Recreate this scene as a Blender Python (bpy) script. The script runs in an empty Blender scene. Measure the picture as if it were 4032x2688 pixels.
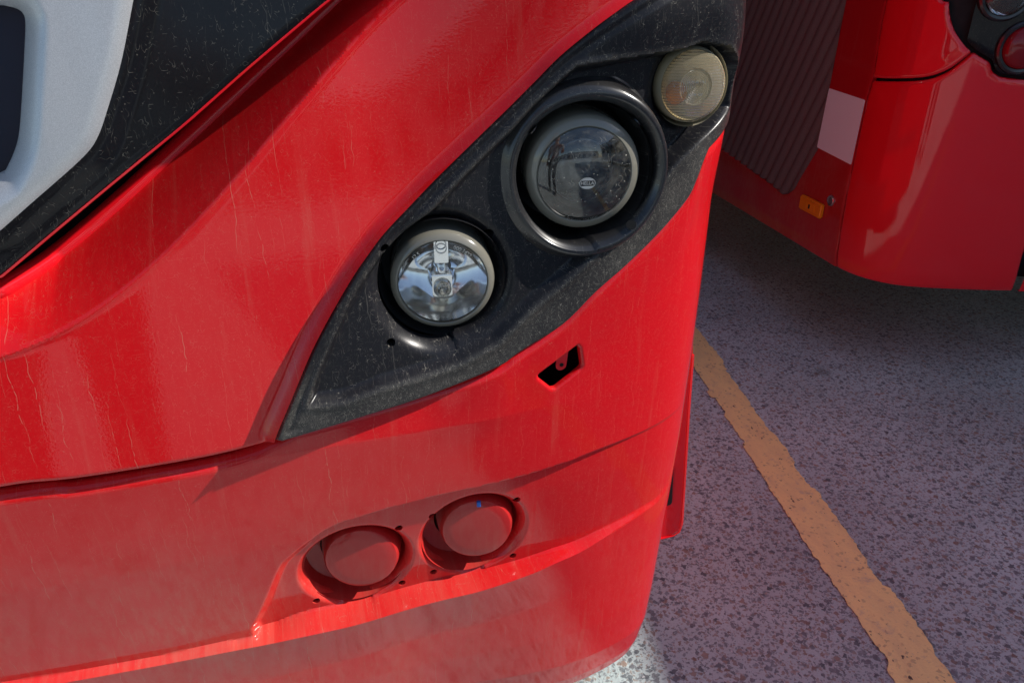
import bpy, bmesh, math, random
import numpy as np
from math import radians as R, sin, cos, pi
from mathutils import Vector, Matrix

# ------------------------------------------------------------ camera, light
SC = bpy.context.scene
COL = SC.collection
H = 1.08
YAW, PITCH, FN = R(7), R(27), 3000.0
cd = bpy.data.cameras.new('camera'); cam = bpy.data.objects.new('camera', cd); COL.objects.link(cam)
cam.location = (0, 0, H); cam.rotation_euler = (R(90) - PITCH, 0, -YAW)
cd.sensor_width = 36; cd.lens = FN / 4032 * 36; cd.clip_start = .02; cd.clip_end = 2000
SC.camera = cam
SUN = Vector((.78, -.075, .62)).normalized()
w = bpy.data.worlds.new('World'); SC.world = w; w.use_nodes = True
wn = w.node_tree.nodes; bg = wn['Background']; bg.inputs[1].default_value = .108
sky = wn.new('ShaderNodeTexSky'); sky.sky_type = 'NISHITA'; sky.sun_disc = False
sky.sun_elevation = math.asin(SUN.z); sky.sun_rotation = math.atan2(SUN.x, SUN.y)
sky.air_density = 1.0; sky.dust_density = .7; sky.ozone_density = 1.3
w.node_tree.links.new(sky.outputs[0], bg.inputs[0])
ld = bpy.data.lights.new('sun', 'SUN'); ld.energy = 4.35; ld.angle = R(.53); ld.color = (1, .95, .88)
sun = bpy.data.objects.new('sun', ld); COL.objects.link(sun)
sun.rotation_euler = SUN.to_track_quat('Z', 'Y').to_euler(); sun.location = (4, -4, 8)
SC.view_settings.view_transform = 'Standard'; SC.view_settings.look = 'None'
SC.view_settings.exposure = 0.42; SC.view_settings.gamma = 1
SC.cycles.sample_clamp_indirect = 4.0

# ------------------------------------------------------------ geometry tools
fwd = np.array([sin(YAW)*cos(PITCH), cos(YAW)*cos(PITCH), -sin(PITCH)])
rgt = np.array([cos(YAW), -sin(YAW), 0]); upv = np.array([sin(YAW)*sin(PITCH), cos(YAW)*sin(PITCH), cos(PITCH)])
def ray(px):
    px = np.atleast_2d(np.asarray(px, float))
    return fwd + ((px[:, 0]-2016)/FN)[:, None]*rgt + ((1344-px[:, 1])/FN)[:, None]*upv
def ground_at(px, z=0):
    d = ray(px); return d * ((z-H)/d[:, 2])[:, None] + np.array([0, 0, H])
def at_y(px, y):
    d = ray(px); return d * (y/d[:, 1])[:, None] + np.array([0, 0, H])

class Surf:
    """a coach skin: plan curve (arc length s) times height z, with inset profile(z)"""
    def __init__(s, x0, y0, tab, prof, smin, smax):
        n = 4001; s.s = np.linspace(smin, smax, n); ph = np.radians(np.interp(s.s, *zip(*tab)))
        ph = np.convolve(np.pad(ph, 20, 'edge'), np.ones(41)/41, 'valid'); ds = s.s[1]-s.s[0]
        X = np.concatenate([[0], np.cumsum((np.cos(ph[1:])+np.cos(ph[:-1]))/2*ds)])
        Y = np.concatenate([[0], np.cumsum((np.sin(ph[1:])+np.sin(ph[:-1]))/2*ds)])
        s.X = X-np.interp(0, s.s, X)+x0; s.Y = Y-np.interp(0, s.s, Y)+y0; s.ph = ph; s.prof = prof
    def P(s, S, Z, off=0):
        S, Z, off = np.broadcast_arrays(np.asarray(S, float), np.asarray(Z, float), np.asarray(off, float))
        x = np.interp(S, s.s, s.X); y = np.interp(S, s.s, s.Y); f = np.interp(S, s.s, s.ph); o = off-s.prof(Z, S)
        return np.stack([x+np.sin(f)*o, y-np.cos(f)*o, Z], -1)
    def normal(s, S):
        f = float(np.interp(S, s.s, s.ph)); return Vector((sin(f), -cos(f), 0))
    def inv(s, px, off=0):
        d = ray(px); out = np.empty((len(d), 2)); gs = s.s[::4]; off = np.broadcast_to(np.asarray(off, float), (len(d),))
        for i in range(len(d)):
            az = d[i, 0]/d[i, 1]; z = np.full_like(gs, 1.0)
            for it in range(4):
                P = s.P(gs, z, off[i]); z = H + P[:, 1]/d[i, 1]*d[i, 2]
            g = P[:, 0]-az*P[:, 1]; k = np.where((g[:-1] <= 0) & (g[1:] > 0))[0]
            if len(k) == 0: out[i] = np.nan; continue
            k = k[0]; f = -g[k]/(g[k+1]-g[k]); out[i] = gs[k]+f*(gs[k+1]-gs[k]), z[k]+f*(z[k+1]-z[k])
        return out[~np.isnan(out[:, 0])]

def smooth_line(pts, k=5, closed=False):
    p = np.asarray(pts, float)
    q = np.vstack([p[-1], p, p[:2]]) if closed else np.vstack([2*p[0]-p[1], p, 2*p[-1]-p[-2]])
    out = []; n = len(p) if closed else len(p)-1
    for i in range(n):
        a, b, c, d = q[i], q[i+1], q[i+2], q[i+3]
        for t in np.linspace(0, 1, k, endpoint=False):
            out.append(.5*((2*b)+(c-a)*t+(2*a-5*b+4*c-d)*t*t+(3*b-a-3*c+d)*t**3))
    if not closed: out.append(p[-1])
    return np.array(out)
def seg_dist(S, Z, poly, closed=True):
    """unsigned distance, and inside flag when closed"""
    a = poly; b = np.roll(poly, -1, 0) if closed else poly[1:]
    if not closed: a = poly[:-1]
    d2 = np.full(S.shape, 1e9); ins = np.zeros(S.shape, bool)
    for (ax, ay), (bx, by) in zip(a, b):
        ex, ey = bx-ax, by-ay; L = ex*ex+ey*ey
        if L < 1e-14: continue
        t = np.clip(((S-ax)*ex+(Z-ay)*ey)/L, 0, 1)
        d2 = np.minimum(d2, (S-ax-t*ex)**2+(Z-ay-t*ey)**2)
        if closed and ay != by:
            c = ((ay > Z) != (by > Z)) & (S < (bx-ax)*(Z-ay)/(by-ay)+ax); ins ^= c
    return np.sqrt(d2), ins
def sd_poly(S, Z, poly):
    d, i = seg_dist(S, Z, poly); return np.where(i, -d, d)
def sstep(x, a, b):
    t = np.clip((x-a)/(b-a), 0, 1); return t*t*(3-2*t)
def fun(curve):
    c = curve[np.argsort(curve[:, 0])]; return lambda s: np.interp(s, c[:, 0], c[:, 1])
def funz(curve):
    c = curve[np.argsort(curve[:, 1])]; return lambda z: np.interp(z, c[:, 1], c[:, 0])

# ------------------------------------------------------------ object tools
def link(o, parent=None):
    COL.objects.link(o)
    if parent:
        o.parent = parent
        if parent.type == 'EMPTY': o.matrix_parent_inverse = Matrix.Translation(-parent.location)
    return o
def thing(name, label, cat, loc=(0, 0, 0), group=None):
    o = bpy.data.objects.new(name, None); COL.objects.link(o); o.location = loc; o.empty_display_size = .2
    o['label'] = label; o['category'] = cat
    if group: o['group'] = group
    return o
def mesh(name, V, faces, m, parent=None, uv=None, sharp=40, flat=False):
    """V (n,3) world coordinates; faces: list of index tuples, or (k,4) array plus list"""
    me = bpy.data.meshes.new(name)
    V = np.asarray(V, float)
    if isinstance(faces, tuple): quads, rest = faces
    else: quads, rest = np.zeros((0, 4), int), faces
    tot = np.concatenate([np.full(len(quads), 4), np.array([len(f) for f in rest], int)]).astype(int)
    idx = np.concatenate([quads.reshape(-1), np.array([i for f in rest for i in f], int)]).astype(np.int32)
    me.vertices.add(len(V)); me.vertices.foreach_set('co', V.reshape(-1).astype(np.float32))
    me.loops.add(len(idx)); me.loops.foreach_set('vertex_index', idx)
    me.polygons.add(len(tot)); st = np.concatenate([[0], np.cumsum(tot)[:-1]]).astype(np.int32)
    me.polygons.foreach_set('loop_start', st); me.polygons.foreach_set('loop_total', tot.astype(np.int32))
    me.update(calc_edges=True); me.validate()
    if uv is not None and len(me.loops) == len(idx):
        l = me.uv_layers.new(name='UVMap'); l.data.foreach_set('uv', np.asarray(uv)[idx].reshape(-1).astype(np.float32))
    me.polygons.foreach_set('use_smooth', np.full(len(me.polygons), not flat))
    if not flat: me.set_sharp_from_angle(angle=R(sharp))
    if m: me.materials.append(m)
    o = bpy.data.objects.new(name, me); return link(o, parent)
def bm_obj(name, bm, m, parent=None, sharp=35):
    bmesh.ops.recalc_face_normals(bm, faces=bm.faces)
    me = bpy.data.meshes.new(name); bm.to_mesh(me); bm.free()
    me.polygons.foreach_set('use_smooth', np.full(len(me.polygons), True)); me.set_sharp_from_angle(angle=R(sharp))
    if m: me.materials.append(m)
    return link(bpy.data.objects.new(name, me), parent)

def region(name, surf, sdf, off, h, bounds, m, parent=None, thick=.006, sharp=50, dust=None, warp=None):
    """mesh of the part of surf where sdf<0, cut exactly along sdf=0, with a returned edge"""
    s0, s1, z0, z1 = bounds
    ss = np.arange(s0, s1+h/2, h); zz = np.arange(z0, z1+h/2, h)
    S, Z = np.meshgrid(ss, zz, indexing='ij'); Z = Z+warp(S) if warp else Z; D = sdf(S, Z); ns, nz = S.shape
    inn = D < 0; ID = np.full(S.shape, -1); ID[inn] = np.arange(inn.sum())
    pts = [np.stack([S[inn], Z[inn]], -1)]; n = int(inn.sum()); extra = []; emap = {}
    a, b, c, d = inn[:-1, :-1], inn[1:, :-1], inn[1:, 1:], inn[:-1, 1:]
    full = a & b & c & d
    i, j = np.where(full); quads = np.stack([ID[i, j], ID[i+1, j], ID[i+1, j+1], ID[i, j+1]], -1)
    part = (a | b | c | d) & ~full; polys = []; bedge = []
    def cut(p, q):
        nonlocal n
        k = (p, q) if p < q else (q, p)
        if k not in emap:
            t = D[p]/(D[p]-D[q]); t = min(max(t, .02), .98)
            extra.append((S[p]+t*(S[q]-S[p]), Z[p]+t*(Z[q]-Z[p]))); emap[k] = n; n += 1
        return emap[k]
    for i, j in zip(*np.where(part)):
        cs = [(i, j), (i+1, j), (i+1, j+1), (i, j+1)]; f = []; ent = []
        for k in range(4):
            p, q = cs[k], cs[(k+1) % 4]
            if inn[p]: f.append(ID[p])
            if inn[p] != inn[q]:
                e = cut(p, q); f.append(e); ent.append((e, inn[p]))
        if len(f) >= 3: polys.append(f)
        if len(ent) == 2:
            o_, i_ = (ent[0][0], ent[1][0]) if ent[0][1] else (ent[1][0], ent[0][0]); bedge.append((o_, i_))
    if extra: pts.append(np.array(extra))
    uv = np.vstack(pts); of = off(uv[:, 0], uv[:, 1]); V = surf.P(uv[:, 0], uv[:, 1], of)
    if thick:
        bi = sorted({v for e in bedge for v in e}); new = {v: len(V)+k for k, v in enumerate(bi)}
        bi = np.array(bi, int); V = np.vstack([V, surf.P(uv[bi, 0], uv[bi, 1], of[bi]-thick)]); uv = np.vstack([uv, uv[bi]])
        polys += [(e[1], e[0], new[e[0]], new[e[1]]) for e in bedge]
    o = mesh(name, V, (quads, polys), m, parent, uv, sharp)
    if dust and len(o.data.vertices) == len(uv):
        a = o.data.attributes.new('dust', 'FLOAT', 'POINT'); a.data.foreach_set('value', dust(uv[:, 0], uv[:, 1]).astype(np.float32))
    return o

def frame(axis):
    a = Vector(axis).normalized(); x = Vector((0, 0, 1)).cross(a).normalized(); y = a.cross(x); return x, y, a
def lathe(name, c, axis, prof, m, parent=None, n=72, cap0=False, cap1=False, sharp=35, sx=1, sy=1):
    """prof: (radius, height along axis)"""
    x, y, a = (np.array(v) for v in frame(axis)); c = np.array(c); V = []; F = []; UV = []
    for r, hh in prof:
        for k in range(n):
            t = 2*pi*k/n; V.append(c+a*hh+x*(r*cos(t)*sx)+y*(r*sin(t)*sy)); UV.append((r*cos(t), r*sin(t)))
    for i in range(len(prof)-1):
        for k in range(n):
            k2 = (k+1) % n; F.append((i*n+k, i*n+k2, (i+1)*n+k2, (i+1)*n+k))
    if cap0: F.append(tuple(range(n))[::-1])
    if cap1: F.append(tuple(range((len(prof)-1)*n, len(prof)*n)))
    return mesh(name, np.array(V), F, m, parent, np.array(UV), sharp)
def tube(name, pts, r, m, parent=None, n=16, rs=None):
    pts = np.asarray(pts, float); V = []; F = []; N = len(pts)
    T = np.gradient(pts, axis=0); T /= np.linalg.norm(T, axis=1)[:, None]
    u = np.cross(T[0], [0, 1, .01]); u /= np.linalg.norm(u)
    for i in range(N):
        u = u-T[i]*(u@T[i]); u /= np.linalg.norm(u); v = np.cross(T[i], u); rr = r if rs is None else rs[i]
        for k in range(n):
            t = 2*pi*k/n; V.append(pts[i]+rr*(cos(t)*u+sin(t)*v))
    for i in range(N-1):
        for k in range(n):
            k2 = (k+1) % n; F.append((i*n+k, i*n+k2, (i+1)*n+k2, (i+1)*n+k))
    F += [tuple(range(n))[::-1], tuple(range((N-1)*n, N*n))]
    return mesh(name, np.array(V), F, m, parent, np.array([(i/N, 0) for i in range(N) for k in range(n)]))
def box(bm, x0, x1, y0, y1, z0, z1):
    vs = [bm.verts.new(p) for p in ((x0,y0,z0),(x1,y0,z0),(x1,y1,z0),(x0,y1,z0),(x0,y0,z1),(x1,y0,z1),(x1,y1,z1),(x0,y1,z1))]
    for f in ((0,3,2,1),(4,5,6,7),(0,1,5,4),(1,2,6,5),(2,3,7,6),(3,0,4,7)): bm.faces.new([vs[i] for i in f])
    return vs
def box_obj(name, dims, m, parent=None, bev=.0, seg=3):
    bm = bmesh.new(); box(bm, *dims)
    if bev: bmesh.ops.bevel(bm, geom=bm.edges[:], offset=bev, segments=seg, affect='EDGES', profile=.5)
    return bm_obj(name, bm, m, parent)

# ------------------------------------------------------------ materials
class M:
    def __init__(s, name):
        s.m = bpy.data.materials.new(name); s.m.use_nodes = True; s.t = s.m.node_tree; s.b = s.t.nodes['Principled BSDF']; s.out = s.t.nodes['Material Output']
    def n(s, kind, **kw):
        o = s.t.nodes.new('ShaderNode'+kind)
        for k, v in kw.items():
            if k.startswith('i_'):
                key = k[2:]; key = int(key) if key.isdigit() else key.replace('_', ' ')
                if hasattr(v, 'links') or isinstance(v, bpy.types.NodeSocket): s.t.links.new(v, o.inputs[key])
                else: o.inputs[key].default_value = v
            else: setattr(o, k, v)
        return o
    def math(s, op, a, b=0.0, c=0.0, clamp=False):
        o = s.n('Math', operation=op, use_clamp=clamp)
        for i, v in enumerate((a, b, c)):
            if isinstance(v, bpy.types.NodeSocket): s.t.links.new(v, o.inputs[i])
            else: o.inputs[i].default_value = v
        return o.outputs[0]
    def ramp(s, x, a, b, lo=0.0, hi=1.0):
        o = s.n('MapRange', interpolation_type='SMOOTHSTEP', i_0=x, i_1=a, i_2=b, i_3=lo, i_4=hi); return o.outputs[0]
    def mix(s, f, a, b):
        o = s.n('Mix', data_type='RGBA')
        for i, v in ((0, f), (6, a), (7, b)):
            if isinstance(v, bpy.types.NodeSocket): s.t.links.new(v, o.inputs[i])
            else: o.inputs[i].default_value = v if i == 0 else (*v, 1)
        return o.outputs[2]
    def set(s, **kw):
        for k, v in kw.items():
            k = k.replace('_', ' ')
            if isinstance(v, bpy.types.NodeSocket): s.t.links.new(v, s.b.inputs[k])
            else: s.b.inputs[k].default_value = (*v, 1) if isinstance(v, tuple) and len(v) == 3 else v
    def uv(s): return s.n('TexCoord').outputs['UV']
    def obj(s): return s.n('TexCoord').outputs['Object']
    def map(s, v, sc, loc=(0, 0, 0)):
        return s.n('Mapping', i_Vector=v, i_Scale=sc, i_Location=loc).outputs[0]
    def noise(s, v, scale, detail=2, rough=.5, dist=0, dim='3D'):
        return s.n('TexNoise', noise_dimensions=dim, i_Vector=v, i_Scale=scale, i_Detail=detail, i_Roughness=rough, i_Distortion=dist).outputs[0]

def drips(k, uv, seed=0.0):
    """thin wandering vertical dust runs in (s,z) space"""
    wob = k.noise(k.map(uv, (22, 30, 1), (seed, 0, 0)), 1, 2)
    wob2 = k.noise(k.map(uv, (90, 160, 1), (seed, 3, 0)), 1, 1)
    sep = k.n('SeparateXYZ', i_0=uv)
    x = k.math('ADD', sep.outputs[0], k.math('ADD', k.math('MULTIPLY', wob, .014), k.math('MULTIPLY', wob2, .0007)))
    cell = k.n('TexVoronoi', voronoi_dimensions='1D', feature='F1', i_W=x, i_Scale=105.0, i_Randomness=1.0)
    # line where close to the cell point, length gated per column
    d = cell.outputs['Distance']
    line = k.ramp(d, .014, .045, 1, 0)
    rnd = k.n('SeparateXYZ', i_0=cell.outputs['Color'])
    zz = k.math('ADD', sep.outputs[1], k.math('MULTIPLY', rnd.outputs[0], 7.3))
    g = k.noise(k.n('CombineXYZ', i_0=k.math('MULTIPLY', rnd.outputs[1], 31.0), i_1=k.math('MULTIPLY', zz, 9.0), i_2=0.0).outputs[0], 1, 2)
    gate = k.ramp(g, .53, .72)
    brk = k.ramp(k.noise(k.map(uv, (300, 130, 1)), 1, 2), .36, .55)
    return k.math('MULTIPLY', k.math('MULTIPLY', line, gate), brk)
def squiggles(k, uv, scale, width=.012, gate=(.52, .6)):
    a = k.noise(uv, scale, 0); b = k.noise(k.map(uv, (1, 1, 1), (5.2, 1.3, 0)), scale*.55, 1)
    l = k.ramp(k.math('ABSOLUTE', k.math('SUBTRACT', a, .52)), width*.3, width, 1, 0)
    return k.math('MULTIPLY', l, k.ramp(b, *gate))
def specks(k, uv, scale, r=.16):
    v = k.n('TexVoronoi', feature='F1', i_Vector=uv, i_Scale=scale)
    c = k.n('SeparateXYZ', i_0=v.outputs['Color'])
    rad = k.math('MULTIPLY', k.ramp(c.outputs[0], .62, 1.0), r)
    return k.ramp(k.math('SUBTRACT', rad, v.outputs['Distance']), 0, .03)

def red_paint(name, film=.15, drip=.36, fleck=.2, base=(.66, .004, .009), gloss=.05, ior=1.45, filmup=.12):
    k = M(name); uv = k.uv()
    z = k.n('SeparateXYZ', i_0=uv).outputs
    f1 = k.noise(k.map(uv, (9, 4, 1)), 1, 4, .6)
    f2 = k.noise(k.map(uv, (130, 45, 1)), 1, 3, .6)
    filmv = k.math('MULTIPLY', k.math('MULTIPLY', k.ramp(f1, .3, .75, .35, 1.2), k.ramp(f2, .25, .8, .5, 1.3)), film)
    low = k.math('MULTIPLY', k.ramp(z[1], .70, .42, filmup, 1.0), k.ramp(z[0], .16, -.14, .25, 1.35))
    filmv = k.math('MULTIPLY', filmv, low)
    lefty = k.ramp(z[0], .10, -.06, .3, 1.0); dr = k.math('MULTIPLY', k.math('MULTIPLY', drips(k, uv), drip), lefty); dr2 = k.math('MULTIPLY', drips(k, k.map(uv, (1.7, 1.0, 1), (.37, .61, 0)), 4.0), drip*.7)
    sq = k.math('MULTIPLY', squiggles(k, uv, 210, .012), fleck*.9)
    sq = k.math('MAXIMUM', sq, k.math('MULTIPLY', squiggles(k, k.map(uv, (1.3, .8, 1), (2, 4, 0)), 430, .022, (.40, .62)), fleck*.7))
    sp = k.math('MULTIPLY', specks(k, k.map(uv, (1, .6, 1)), 260, .16), fleck*.5)
    wide = k.math('MULTIPLY', k.ramp(k.noise(k.map(uv, (75, 5, 1)), 1, 3, .6), .55, .8), film*.5)
    dr3 = k.math('MULTIPLY', k.math('MULTIPLY', drips(k, k.map(uv, (2.3, 1.25, 1), (.11, .2, 0)), 8.0), k.ramp(z[1], .72, .60, .25, 1)), drip*.6)
    d = k.math('MAXIMUM', k.math('MAXIMUM', dr, k.math('MAXIMUM', dr2, dr3)), k.math('MAXIMUM', sq, sp))
    d = k.math('ADD', d, k.math('ADD', filmv, wide), clamp=True)
    col = k.mix(d, base, (.50, .34, .23))
    peel = k.n('Bump', i_Strength=.035, i_Distance=.001, i_Height=k.noise(uv, 420, 1))
    k.set(Base_Color=col, Roughness=.45, Specular_IOR_Level=.06, Coat_Weight=1.0, Coat_IOR=ior)
    k.t.links.new(k.math('ADD', gloss*.5, k.math('MULTIPLY', d, .5)), k.b.inputs['Coat Roughness'])
    k.t.links.new(peel.outputs[0], k.b.inputs['Coat Normal'])
    return k.m
def black_plastic(name, dust=.5, rough=.32, base=(.012, .012, .015), sq=.6, coat=0, attr=False):
    k = M(name); uv = k.uv()
    a = k.noise(k.map(uv, (14, 9, 1)), 1, 3, .6); b = k.noise(k.map(uv, (900, 520, 1)), 1, 3, .7)
    film = k.math('MULTIPLY', k.math('MULTIPLY', k.ramp(a, .32, .72, .3, 1), k.ramp(b, .25, .85, .15, .8)), .44*dust)
    if attr: film = k.math('MULTIPLY', film, k.n('Attribute', attribute_name='dust').outputs['Fac'])
    s1 = k.math('MULTIPLY', squiggles(k, uv, 230, .012, (.58, .66)), sq*.85); s2 = k.math('MULTIPLY', squiggles(k, k.map(uv, (1.4, .5, 1), (3, 7, 0)), 260, .013, (.54, .64)), sq*.8)
    sp = k.math('MULTIPLY', specks(k, uv, 330, .20), sq*.45)
    d = k.math('MAXIMUM', k.math('MAXIMUM', s1, s2), sp); d = k.math('MAXIMUM', d, k.math('MULTIPLY', drips(k, uv, 2.0), sq*.3))
    if attr:
        s3 = k.math('MULTIPLY', squiggles(k, k.map(uv, (1.6, .7, 1), (9, 2, 0)), 330, .016, (.42, .55)), .55); at = k.n('Attribute', attribute_name='dust').outputs['Fac']
        d = k.math('ADD', k.math('MULTIPLY', d, .8), k.math('MULTIPLY', s3, k.math('ADD', .18, at)))
    d = k.math('ADD', d, film, clamp=True)
    k.set(Base_Color=k.mix(d, base, (.42, .39, .33)), Roughness=k.math('ADD', rough, k.math('MULTIPLY', d, .6), clamp=True), Specular_IOR_Level=.26, Coat_Weight=coat, Coat_Roughness=.16)
    bp = k.n('Bump', i_Strength=.06, i_Distance=.0006, i_Height=k.noise(uv, 1500, 1)); k.t.links.new(bp.outputs[0], k.b.inputs['Normal'])
    return k.m
def plain(name, col, rough=.5, metal=0, **kw):
    k = M(name); k.set(Base_Color=col, Roughness=rough, Metallic=metal, **kw)
    k.t.links.new(k.math('ADD', rough, k.math('MULTIPLY', k.math('SUBTRACT', k.noise(k.obj(), 60, 3), .5), rough*.35)), k.b.inputs['Roughness'])
    return k.m
def glass(name, tint=(1, 1, 1), dust=.05, ior=1.5, rough=0.0, bump=None, dcol=(.62, .58, .48), even=0.0):
    k = M(name); uv = k.uv()
    tr = k.n('BsdfTransparent', i_Color=(*tint, 1)); gl = k.n('BsdfGlossy', i_Roughness=rough, i_Color=(1, 1, 1, 1)); df = k.n('BsdfDiffuse', i_Color=(*dcol, 1))
    fr = k.n('Fresnel', i_IOR=ior)
    if bump:
        b = bump(k); k.t.links.new(b, gl.inputs['Normal']); k.t.links.new(b, fr.inputs['Normal'])
    m1 = k.n('MixShader', i_0=fr.outputs[0], i_1=tr.outputs[0], i_2=gl.outputs[0])
    n = k.math('ADD', k.math('MULTIPLY', k.ramp(k.noise(uv, 60, 4, .7), .35, .75), dust), k.math('MULTIPLY', k.math('MAXIMUM', specks(k, uv, 300, .2), squiggles(k, uv, 160, .012, (.58, .64))), min(1, dust*4)), clamp=True)
    if even: n = k.math('ADD', even, k.math('MULTIPLY', n, .4), clamp=True)
    m2 = k.n('MixShader', i_0=n, i_1=m1.outputs[0], i_2=df.outputs[0])
    k.t.links.new(m2.outputs[0], k.out.inputs[0]); return k.m

RED = red_paint('red_paint')
RED_CLEAN = red_paint('red_paint_cleaner', film=.03, drip=.0, fleck=.08, gloss=.03, base=(.80, .005, .014), ior=1.6)
RED_CAP = red_paint('red_paint_cap', film=.12, drip=.0, fleck=.08, gloss=.2, base=(.46, .006, .010))
BLACK = black_plastic('black_trim', dust=.75, attr=True, rough=.28)
BEZEL = black_plastic('black_bezel', dust=.14, rough=.34, sq=.3, base=(.010, .010, .012), coat=1.0)
GLOSS = black_plastic('black_gloss_panel', dust=.05, rough=.10, sq=.35, base=(.006, .006, .008))
NAVY = plain('dark_navy_panel', (.008, .012, .03), .25)
HOLE = plain('dark_interior', (.004, .004, .004), .8)
CHROME = plain('lamp_chrome', (.96, .96, .96), .09, 1)
STEEL = plain('steel', (.5, .5, .5), .3, 1)
RIM = plain('lamp_rim', (.20, .19, .155), .12, 0, Coat_Weight=.6)
AMBER = plain('amber_plastic', (.85, .27, .01), .2)
REDLENS = plain('red_lens_plastic', (.22, .006, .01), .12)
WHITE = plain('white_sticker', (.88, .93, .95), .45)
RUBBER = plain('rubber', (.012, .012, .012), .7)
GLASS = glass('lamp_glass', dust=.05, even=.05)
GLASS_C = glass('clear_glass', dust=.0)
LOGO = plain('etched_white', (.5, .5, .48), .5)
k = M('silver_paint'); fl = k.noise(k.obj(), 1600, 2)
k.set(Base_Color=k.mix(k.ramp(fl, .35, .7), (.50, .52, .54), (.64, .66, .68)), Metallic=.5, Roughness=.42, Coat_Weight=.4)
SILVER = k.m

# ------------------------------------------------------------ ground
k = M('exposed_aggregate_concrete'); o = k.obj()
dist = k.n('MixRGB', blend_type='ADD', i_0=.014, i_1=o, i_2=k.n('TexNoise', i_Vector=o, i_Scale=120.0, i_Detail=3.0).outputs[1]).outputs[0]
def stones(scale, rmin, rmax, keep, metric='EUCLIDEAN', off=0.0):
    v = k.n('TexVoronoi', feature='F1', distance=metric, i_Vector=k.map(dist, (1, 1, 1), (off, off*.7, 0)), i_Scale=scale, voronoi_dimensions='2D'); c = k.n('SeparateXYZ', i_0=v.outputs['Color'])
    r = k.math('MULTIPLY', k.ramp(c.outputs[0], keep, 1, rmin, rmax), k.math('GREATER_THAN', c.outputs[0], keep))
    return k.ramp(k.math('SUBTRACT', r, v.outputs['Distance']), 0, .09), c
m1, c1 = stones(62, .14, .50, .45, 'MANHATTAN'); m2, c2 = stones(108, .14, .62, .22, 'MANHATTAN', .3); m4, c4 = stones(180, .14, .56, .2, 'EUCLIDEAN', .9); m3, c3 = stones(150, .1, .34, .93)
mott = k.noise(o, 3.0, 4, .6); fine = k.noise(o, 220, 3, .6)
basec = k.mix(k.ramp(mott, .3, .7), (.45, .535, .53), (.57, .655, .645))
basec = k.mix(k.ramp(fine, .3, .8, 0, .45), basec, (.39, .45, .45))
stc = lambda c: k.mix(k.math('GREATER_THAN', c.outputs[1], .62), k.mix(c.outputs[2], (.075, .085, .10), (.20, .21, .225)), k.mix(c.outputs[2], (.22, .135, .10), (.36, .26, .20)))
g = k.mix(k.math('MULTIPLY', m4, .6), basec, stc(c4)); g = k.mix(k.math('MULTIPLY', m2, .72), g, stc(c2)); g = k.mix(k.math('MULTIPLY', m1, .85), g, stc(c1)); g = k.mix(m3, g, (.6, .6, .6))
k.set(Base_Color=g, Roughness=.62)
stain = k.ramp(k.noise(o, 1.6, 5, .6), .35, .62, .86, 1.06); spot = k.ramp(k.noise(k.map(o, (1, 1, 1), (4, 9, 0)), 5.5, 3, .5), .66, .74, 1, .6)
g = k.mix(1.0, g, g); mulv = k.n('VectorMath', operation='SCALE', i_0=g, i_Scale=k.math('MULTIPLY', stain, spot)); k.t.links.new(mulv.outputs[0], k.b.inputs['Base Color'])
bp = k.n('Bump', i_Strength=.6, i_Distance=.003, i_Height=k.math('ADD', k.math('MULTIPLY', m1, .5), fine)); k.t.links.new(bp.outputs[0], k.b.inputs['Normal'])
CONC = k.m
gr = mesh('ground', [(-150, -150, 0), (150, -150, 0), (150, 150, 0), (-150, 150, 0)], [(0, 1, 2, 3)], CONC, flat=True); gr['kind'] = 'structure'

k = M('worn_yellow_paint'); o = k.obj()
v = k.n('TexVoronoi', feature='F1', i_Vector=o, i_Scale=70.0); c = k.n('SeparateXYZ', i_0=v.outputs['Color'])
pit = k.ramp(k.noise(k.map(o, (1, .7, 1)), 75, 4, .6), .665, .70)
grub = k.ramp(k.noise(k.map(o, (1, .4, 1)), 30, 5, .65), .35, .75)
yc = k.mix(grub, (.98, .74, .31), (.86, .64, .29)); yc = k.mix(pit, yc, (.12, .08, .06))
yc = k.mix(k.ramp(k.noise(o, 160, 5, .75), .60, .72, 0, .8), yc, (.36, .32, .33)); yc = k.mix(k.ramp(k.noise(o, 24, 4, .7), .56, .75, 0, .55), yc, (.42, .36, .34))
vs_ = k.n('TexVoronoi', feature='F1', distance='MANHATTAN', i_Vector=k.n('MixRGB', blend_type='ADD', i_0=.014, i_1=o, i_2=k.n('TexNoise', i_Vector=o, i_Scale=120.0, i_Detail=3.0).outputs[1]).outputs[0], i_Scale=95.0, voronoi_dimensions='2D'); cs_ = k.n('SeparateXYZ', i_0=vs_.outputs['Color'])
sm_ = k.ramp(k.math('SUBTRACT', k.ramp(cs_.outputs[0], .45, 1, 0, .5), vs_.outputs['Distance']), 0, .1)
wear = k.ramp(k.noise(o, 11, 4, .7), .38, .68, .12, .62)
yc = k.mix(k.math('MULTIPLY', sm_, wear), yc, (.30, .21, .15))
lb = k.n('Bump', i_Strength=.5, i_Distance=.002, i_Height=k.math('ADD', sm_, k.noise(o, 200, 3))); k.t.links.new(lb.outputs[0], k.b.inputs['Normal'])
k.set(Base_Color=yc, Roughness=.75); LINEM = k.m
le = ground_at([(1590*1.7143, 846*1.7143), (1610*1.7143, 870*1.7143), (1700*1.7143, 1000*1.7143), (1840*1.7143, 1222*1.7143), (1960*1.7143, 1418*1.7143), (2060*1.7143, 1568*1.7143)])
re = ground_at([(1605*1.7143, 760*1.7143), (1700*1.7143, 888*1.7143), (1795*1.7143, 1025*1.7143), (1940*1.7143, 1218*1.7143), (2040*1.7143, 1350*1.7143), (2190*1.7143, 1568*1.7143)])
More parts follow.
